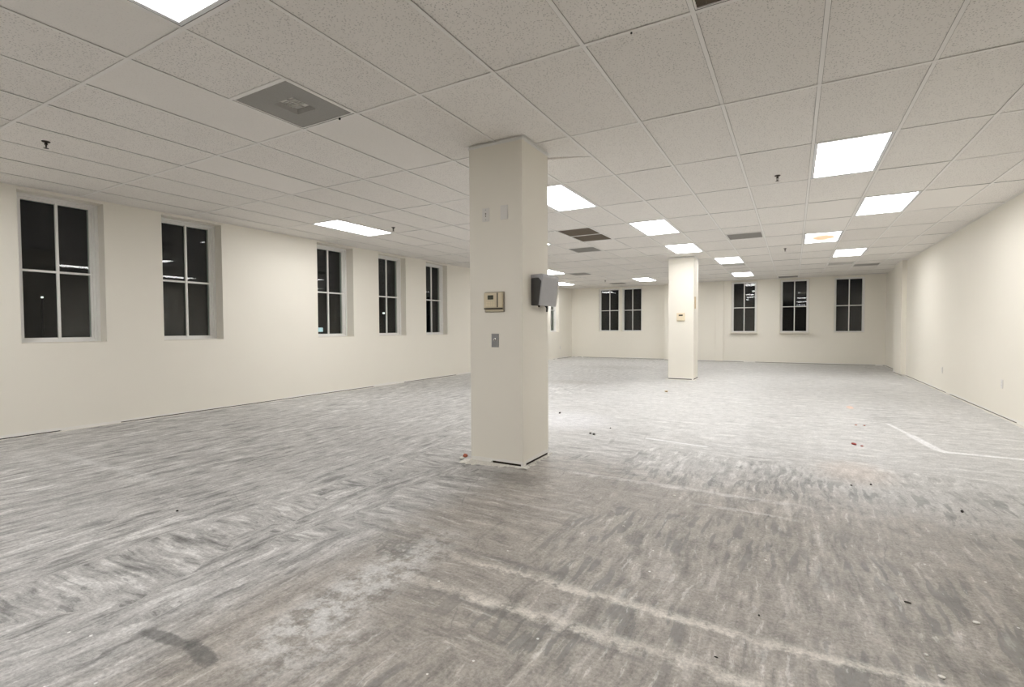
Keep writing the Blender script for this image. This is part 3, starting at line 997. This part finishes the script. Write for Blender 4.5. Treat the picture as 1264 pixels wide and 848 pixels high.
ceil_clip(-0.785, gy(-1) + .006, 'tiny black clip on the grid line above the near column', .75)
ceil_clip(gx(-5.28), gy(-1) - .015, 'small black clip on the right edge of the grey air diffuser', 1.1)


# ------------------------------------------------------------------ sprinklers
def make_sprinkler():
    t = thing('ceiling_sprinkler', '-', 'sprinkler', (0, 0, 0), 0, 'ceiling sprinklers')
    f = MB()
    f.lathe([(0, .004), (.029, .004), (.030, .001), (.026, -.006), (.016, -.010), (.013, -.010), (0, -.010)], 28)
    f.build('escutcheon', M['brass'], t)
    f = MB()
    f.lathe([(0, -.009), (.010, -.009), (.010, -.022), (.013, -.022), (.013, -.027), (0, -.027)], 16)
    for s_ in (-1, 1):
        f.prism([(s_ * .009, -.025), (s_ * .013, -.027), (s_ * .011, -.044), (s_ * .003, -.054), (s_ * .001, -.052), (s_ * .008, -.042)], 'y', -.002, .002)
    f.lathe([(0, -.027), (.0025, -.028), (.0025, -.050), (0, -.051)], 10)
    f.build('body', M['brass'], t)
    f = MB()
    f.lathe([(0, -.052), (.006, -.053), (.018, -.056), (.018, -.0575), (.006, -.056), (0, -.056)], 20)
    f.build('deflector', M['brass'], t)
    return t


sp = None
for i, j, lab in ((-9.53, -1.76, 'dark fire sprinkler hanging from the ceiling above the first left window'),
                  (-9.5, 1.70, 'dark fire sprinkler beside the light above the third left window'),
                  (-0.5, 1.73, 'dark fire sprinkler left of the largest right-hand ceiling light'),
                  (-0.5, 6.35, 'dark fire sprinkler left of the rust-stained ceiling light, far down the room'),
                  (-9.5, 10.1, 'far dark fire sprinkler in front of the paired end windows')):
    loc = (gx(i), gy(j), ZC + .004)
    if sp is None:
        sp = make_sprinkler()
        sp.location = loc
        sp['label'] = lab
    else:
        copy_tree(sp, loc, lab, 'ceiling sprinklers')

# ------------------------------------------------------------------ columns


def make_column(rect, label, seed, tan_rim):
    x0, x1, y0, y1 = rect
    cx, cy = (x0 + x1) / 2, (y0 + y1) / 2
    t = thing('column', label, 'column', (cx, cy, 0))
    a, d = (x1 - x0) / 2, (y1 - y0) / 2
    f = MB()
    f.box(-a, a, -d, d, 0.026, ZC + .01, 0, 0.003)
    f.build('shaft', M['wall'], t)
    f = MB()
    e = .020
    for (u0, u1, v0, v1) in ((-a - e, a + e, -d - e, -d), (-a - e, a + e, d, d + e), (-a - e, -a, -d, d), (a, a + e, -d, d)):
        f.box(u0, u1, v0, v1, ZC - .0062, ZC - .0048, 0)
    for (u0, u1, v0, v1) in ((-a - .002, a + .002, -d - .002, -d), (-a - .002, a + .002, d, d + .002), (-a - .002, -a, -d, d), (a, a + .002, -d, d)):
        f.box(u0, u1, v0, v1, ZC - .026, ZC - .0062, 0)
    f.build('ceiling_angle', M['white'], t)
    f = MB()
    torn_base(f, 'x', -a, a, -d, -1, seed, 0.02, 0.085, 0.36, 0.009, 0.022, 0.026, 0.05)
    torn_base(f, 'x', -a, a, d, 1, seed + 31, 0.02, 0.05, 0.42, 0.006, 0.022, 0.026)
    torn_base(f, 'y', -d, d, -a, -1, seed + 62, 0.02, 0.05, 0.42, 0.006, 0.022, 0.026)
    torn_base(f, 'y', -d, d, a, 1, seed + 93, 0.02, 0.085, 0.36, 0.009, 0.022, 0.026, 0.05)
    f.build('torn_base', [M['gap'], M['plaster'], M['tan_board'] if tan_rim else M['rubble']], t)
    return t


make_column(COLUMNS[0], 'big near cream square column with a thermostat and towel dispenser', 40, False)
make_column(COLUMNS[1], 'smaller far cream square column with a beige thermostat', 55, False)

# ------------------------------------------------------------------ fittings on the near column (front face at y = 3.712)
YC = COLUMNS[0][2]


def rounded_plate(mb, w, h, d, mi=0):
    mb.box(-w / 2, w / 2, -d, -0.0002, -h / 2, h / 2, mi, min(.003, d * .45))


FACE_Y = Matrix.Rotation(math.radians(90), 4, 'X')     # lathe axis z -> -y


def disc(mb, r, y, x=0, z=0, mi=0, th=.002):
    mb.lathe([(0, 0), (r, 0), (r, th * .6), (r * .85, th), (0, th)], 18, mi, Matrix.Translation((x, y, z)) @ FACE_Y)


t = thing('switch_plate', 'white wall plate with a small dark toggle high on the near column, left of two', 'switch', (-2.351, YC, 2.180))
f = MB(); rounded_plate(f, .074, .117, .006); f.build('plate', M['plate'], t)
f = MB(); f.box(-.005, .005, -.0075, -.006, .004, .014); f.box(-.004, .004, -.0075, -.006, -.016, -.006); f.build('slot', M['groove'], t)
for z_ in (.042, -.042):
    f = MB(); disc(f, .0035, -.0061, 0, z_); f.build('screw', M['steel'], t)
t = thing('blank_plate', 'plain blank white wall plate high on the near column, right of two', 'wall plate', (-2.166, YC, 2.182))
f = MB(); rounded_plate(f, .074, .122, .006); f.build('plate', M['plate'], t)
for z_ in (.042, -.042):
    f = MB(); disc(f, .0035, -.0061, 0, z_); f.build('screw', M['plate'], t)

t = thing('thermostat', 'beige thermostat with a dark display on the front of the near column', 'thermostat', (-2.264, YC, 1.423))
f = MB(); f.box(-.100, .100, -.012, -.0002, -.092, .084, 0, .005); f.build('backplate', M['taupe'], t)
f = MB(); f.box(-.094, .090, -.034, -.0122, -.056, .076, 0, .005); bd = f.build('body', M['beige'], t)
f = MB(); f.box(-.054, .004, -.0362, -.0342, .016, .053, 0, .0008); f.build('display', M['lcd'], t)
f = MB(); f.box(.038, .050, -.0355, -.0342, -.052, .072); f.build('door_groove', M['groove'], t)
f = MB()
for r_ in range(3):
    for c_ in range(4):
        f.box(-.070 + c_ * .024, -.054 + c_ * .024, -.0358, -.0342, -.012 - r_ * .013, -.005 - r_ * .013, 0, .0006)
f.build('keypad', M['beige_lt'], t)
f = MB(); f.box(-.094, .084, -.032, -.0122, -.068, -.0562); f.build('lower_slot', M['groove'], t)
f = MB(); f.box(-.088, .092, -.020, -.0122, -.088, -.0685, 0, .003); f.build('lower_rim', M['beige'], t)

t = thing('key_switch', 'grey steel key switch plate below the thermostat on the near column', 'key switch', (-2.263, YC, 1.084))
f = MB(); rounded_plate(f, .074, .118, .005); f.build('plate', M['steel'], t)
f = MB(); disc(f, .015, -.0051, -.003, .006, 0, .005); lk = f.build('lock_cylinder', M['keylight'], t)
f = MB(); f.box(-.0052, -.0008, -.0125, -.0102, -.002, .014); f.build('keyhole', M['black'], lk)

# paper towel dispenser on the right face (x = -1.993)
XF = COLUMNS[0][1]
t = thing('towel_dispenser', 'grey and charcoal paper towel dispenser on the side of the near column', 'towel dispenser', (XF, 4.035, 1.39))
W2 = 0.165
prof = [(0.0002, 0.0), (0.0002, .256), (.108, .262), (.112, .252), (.112, .245), (.076, .004), (.070, 0.0)]
side = [(0.0002, 0.0), (0.0002, .234), (.072, .236), (.100, .205), (.072, .004)]
f = MB(); f.prism(side, 'y', -W2, W2, 0, .003); f.build('body', M['disp_side'], t)
f = MB()
f.prism([(.0745, -.004), (.0735, .003), (.1015, .206), (.0735, .2375), (.0002, .2355), (.0002, .262), (.108, .266), (.1165, .255), (.1165, .240), (.084, -.004)], 'y', -W2 - .004, W2 + .004, 0, .0025)
cv = f.build('cover', M['disp_cover'], t)
f = MB(); f.prism([(.003, .2625), (.003, .2655), (.106, .2695), (.112, .266)], 'y', -W2 - .003, W2 + .003, 0, .001); f.build('top_trim', M['disp_trim'], t)
f = MB(); f.prism([(.0842, -.003), (.0862, -.003), (.1188, .238), (.1168, .238)], 'y', W2 - .012, W2 + .004, 0, .0006); f.build('edge_trim', M['disp_trim'], cv)
f = MB(); f.prism([(.040, -.0005), (.062, -.0005), (.066, -.018), (.060, -.055), (.055, -.055), (.056, -.020)], 'y', .02, .05, 0, .001); f.build('tear_lever', M['black'], t)
f = MB(); f.lathe([(0, 0), (.009, 0), (.009, -.012), (.007, -.015), (0, -.015)], 14, 0, Matrix.Translation((.045, -.10, -.0005))); f.build('lock_knob', M['brass'], t)
f = MB(); f.box(.095, .113, W2 + .0045, W2 + .0062, .105, .140, 0, .0006); f.build('tag', M['plate'], t)

# ------------------------------------------------------------------ fittings on the far column
XC2, YC2 = COLUMNS[1][1], COLUMNS[1][2]
t = thing('thermostat', 'small pale beige thermostat on the front of the far column', 'thermostat', (-2.236, YC2, 1.434))
f = MB(); f.box(-.090, .090, -.030, -.0002, -.080, .090, 0, .006); f.build('body', M['beige_lt'], t)
f = MB(); f.box(-.045, .045, -.0325, -.0302, .020, .052, 0, .0008); f.build('display', M['lcd'], t)
f = MB(); f.box(-.086, .086, -.024, -.0002, -.096, -.0805, 0, .003); f.build('lower_rim', M['beige'], t)
t = thing('mounting_strip', 'tall tan strip on the right face of the far column', 'strip', (XC2, YC2 + .12, 1.755))
f = MB(); f.box(.0002, .016, -.055, .055, -.135, .135, 0, .003); f.build('board', M['tan_board'], t)
for z_ in (.10, -.10):
    f = MB(); f.lathe([(0, 0), (.006, 0), (.005, .002), (0, .0025)], 12, 0, Matrix.Translation((.0161, 0, z_)) @ Matrix.Rotation(math.radians(90), 4, 'Y')); f.build('screw', M['steel'], t)


# ------------------------------------------------------------------ wall outlets
def outlet(loc, rot, label):
    t = thing('wall_outlet', label, 'outlet', loc, rot, 'white wall outlets')
    f = MB(); rounded_plate(f, .072, .116, .006); f.build('plate', M['plate'], t)
    for z_ in (.021, -.021):
        f = MB(); f.box(-.016, .016, -.0078, -.0061, z_ - .013, z_ + .013, 0, .0007); so = f.build('socket', M['white'], t)
        f = MB()
        for sx_ in (-.006, .006):
            f.box(sx_ - .0011, sx_ + .0011, -.0085, -.0079, z_ - .004, z_ + .006)
        f.build('slot', M['groove'], so)
    return t


outlet((XR, 8.80, .433), math.radians(-90), 'white wall outlet low on the right wall, nearer one')
outlet((XR, 11.81, .390), math.radians(-90), 'faint white wall outlet low on the right wall, farther one')
outlet((XLF, 17.97, .431), math.radians(90), 'white wall outlet low on the far left wall near the corner')


# ------------------------------------------------------------------ bits left on the floor
def chip(x, y, sx_, sy_, sz_, mat, name, label, cat, seed, rot=0.0):
    sx_, sy_, sz_ = sx_ * .75, sy_ * .75, sz_ * .75
    f = MB()
    bmesh.ops.create_icosphere(f.bm, subdivisions=2, radius=1.0)
    for v in f.bm.verts:
        k = 1 + .35 * mnoise.noise(v.co * 1.3 + Vector((seed * 3.7, 0, 0)))
        v.co = Vector((v.co.x * k * sx_, v.co.y * k * sy_, v.co.z * k * sz_))
    zmin = min(v.co.z for v in f.bm.verts)
    for v in f.bm.verts:
        v.co.z -= zmin
        v.co.z = max(v.co.z, 0.0)
    o = f.build(name, M[mat], None, (x, y, 0.0003), rot)
    tag(o, label, cat)
    return o


chip(0.545, 6.04, .026, .050, .012, 'red', 'paint_chip', 'dark red chip on the right-hand floor, larger of the pair', 'chip', 1, .4)
chip(0.605, 5.99, .016, .024, .007, 'red', 'paint_chip', 'smaller red chip just right of the larger red chip', 'chip', 2)
chip(0.67, 7.25, .020, .022, .006, 'brick', 'paint_chip', 'faint red chip behind the red pair, left one', 'chip', 3)
chip(0.755, 7.26, .016, .022, .006, 'brick', 'paint_chip', 'faint red chip behind the red pair, right one', 'chip', 4)
chip(-2.82, 6.34, .018, .026, .014, 'dirt', 'floor_crumb', 'dark crumb on the white floor patch beside the near column', 'crumb', 5)
chip(-1.975, 5.28, .020, .022, .010, 'dirt', 'floor_crumb', 'dark crumb pair right of the near column, left one', 'crumb', 6)
chip(-1.925, 5.255, .019, .026, .010, 'dirt', 'floor_crumb', 'dark crumb pair right of the near column, right one', 'crumb', 7)
chip(-1.87, 5.67, .012, .016, .008, 'dirt', 'floor_crumb', 'tiny dark crumb behind the crumb pair right of the near column', 'crumb', 8)
chip(-2.03, 9.39, .040, .060, .020, 'tan_board', 'floor_crumb', 'brown and white crumb in front of the far column', 'crumb', 9)
chip(0.95, 4.15, .010, .017, .010, 'dirt', 'floor_crumb', 'black crumb on the tan floor at the right', 'crumb', 10)
chip(0.52, 4.55, .010, .012, .008, 'dirt', 'floor_crumb', 'dark crumb on the tan stain right of centre', 'crumb', 11)
chip(0.39, 4.46, .010, .012, .006, 'dirt', 'floor_crumb', 'dark crumb left of the tan stain', 'crumb', 12)
chip(0.44, 2.67, .018, .006, .004, 'dirt', 'floor_crumb', 'thin dark sliver on the floor at the lower right', 'crumb', 13)
chip(-0.11, 2.25, .005, .006, .005, 'dirt', 'floor_crumb', 'small black speck above the pale plaster line', 'crumb', 14)
chip(-0.23, 1.89, .010, .004, .003, 'dirt', 'floor_crumb', 'dark sliver between the two pale plaster lines', 'crumb', 15)
chip(0.45, 2.15, .014, .011, .004, 'plaster', 'plaster_flake', 'white plaster flake at the right end of the pale line', 'flake', 16)
chip(0.43, 2.27, .010, .009, .004, 'plaster', 'plaster_flake', 'white plaster flake above the end of the pale line', 'flake', 17)
chip(0.65, 2.62, .016, .014, .004, 'plaster', 'plaster_flake', 'white plaster flake near the right edge of the floor', 'flake', 18)
chip(-0.11, 2.81, .010, .010, .004, 'plaster', 'plaster_flake', 'white plaster flake in the middle of the tan floor', 'flake', 19)
chip(-0.72, 3.60, .016, .014, .004, 'plaster', 'plaster_flake', 'white plaster flake in front of the long white scuff', 'flake', 20)
chip(-0.87, 2.89, .012, .008, .004, 'plaster', 'plaster_flake', 'white plaster flake on the tan floor below the near column', 'flake', 21)
chip(-3.50, 1.73, .009, .011, .006, 'dirt', 'floor_crumb', 'dark crumb on the grey floor at the left', 'crumb', 22)
chip(-2.63, 3.77, .030, .030, .022, 'brick', 'brick_crumb', 'reddish crumb at the left base corner of the near column', 'crumb', 23)
chip(-2.615, 3.69, .034, .026, .018, 'rubble', 'plaster_lump', 'pale plaster lump beside the reddish crumb at the near column', 'lump', 24)

# ------------------------------------------------------------------ the night outside
b = MB()
b.box(-70, 60, -60, 90, -0.5, -0.30)
struct(b.build('ground', M['asphalt']), 'dark ground outside the windows', 'ground')


def street_lamp(loc, h, head, mat, label):
    t = thing('street_lamp', label, 'street lamp', loc)
    f = MB(); f.lathe([(0, 0), (.08, 0), (.08, .06), (.03, .10), (.024, h), (0, h)], 14); f.build('post', M['black'], t)
    f = MB(); f.box(-head, head, -head, head, h + .001, h + .03, 0, .004); f.build('cap_plate', M['black'], t)
    f = MB(); f.box(-head, head, -head, head, h + .031, h + .031 + 2 * head, 0, head * .2); f.build('lamp_head', mat, t)


def out_at(dx, dy, dz, dist, head, mat, label):
    k = dist / math.hypot(dx, dy)
    z = CAM_H + dz * k
    street_lamp((dx * k, dy * k, -0.30), z + 0.30 - head - .03, head, mat, label)


out_at(-1.31375, 0.40938, 0.06682, 26.0, 0.032, M['lamp_glow'], 'distant white lamp seen through the first left window')
out_at(-0.7165, 0.7454, 0.0320, 30.0, 0.050, M['lamp_glow'], 'distant white lamp seen through the fourth left window')
out_at(-0.8274, 0.6817, -0.0007, 28.0, 0.11, M['blue_glow'], 'low pale blue lamp seen through the third left window')

w = bpy.data.worlds.new('night')
scene.world = w
w.use_nodes = True
bg = w.node_tree.nodes.get('Background') or w.node_tree.nodes.new('ShaderNodeBackground')
bg.inputs[0].default_value = (0.5, 0.6, 0.8, 1)
bg.inputs[1].default_value = 0.002

# ------------------------------------------------------------------ camera
cam = bpy.data.cameras.new('camera')
co = bpy.data.objects.new('camera', cam)
COL.objects.link(co)
cam.sensor_fit = 'HORIZONTAL'
cam.sensor_width = 36.0
cam.lens = 615.003 / 1264 * 36.0
cam.clip_start = 0.05
cam.clip_end = 300
yaw, pitch, roll = 0.514061469, -0.0301007621, 0.00453925979
Rz = Matrix.Rotation(yaw, 3, 'Z')
Rx = Matrix.Rotation(pitch, 3, 'X')
cr_, sr_ = math.cos(roll), math.sin(roll)
Ry = Matrix(((cr_, 0, sr_), (0, 1, 0), (-sr_, 0, cr_)))
R = Rz @ Rx @ Ry
right, fwd, up = R.col[0], R.col[1], R.col[2]
m3 = Matrix((right, up, -fwd)).transposed()
co.matrix_world = Matrix.Translation((0, 0, CAM_H)) @ m3.to_4x4()
scene.camera = co

scene.view_settings.view_transform = 'Standard'
scene.view_settings.look = 'None'
scene.view_settings.exposure = 0.0
scene.view_settings.gamma = 1.0
scene.view_settings.use_curve_mapping = False
scene.cycles.diffuse_bounces = 5
scene.cycles.adaptive_threshold = 0.02
scene.cycles.max_bounces = 12
scene.cycles.transparent_max_bounces = 12
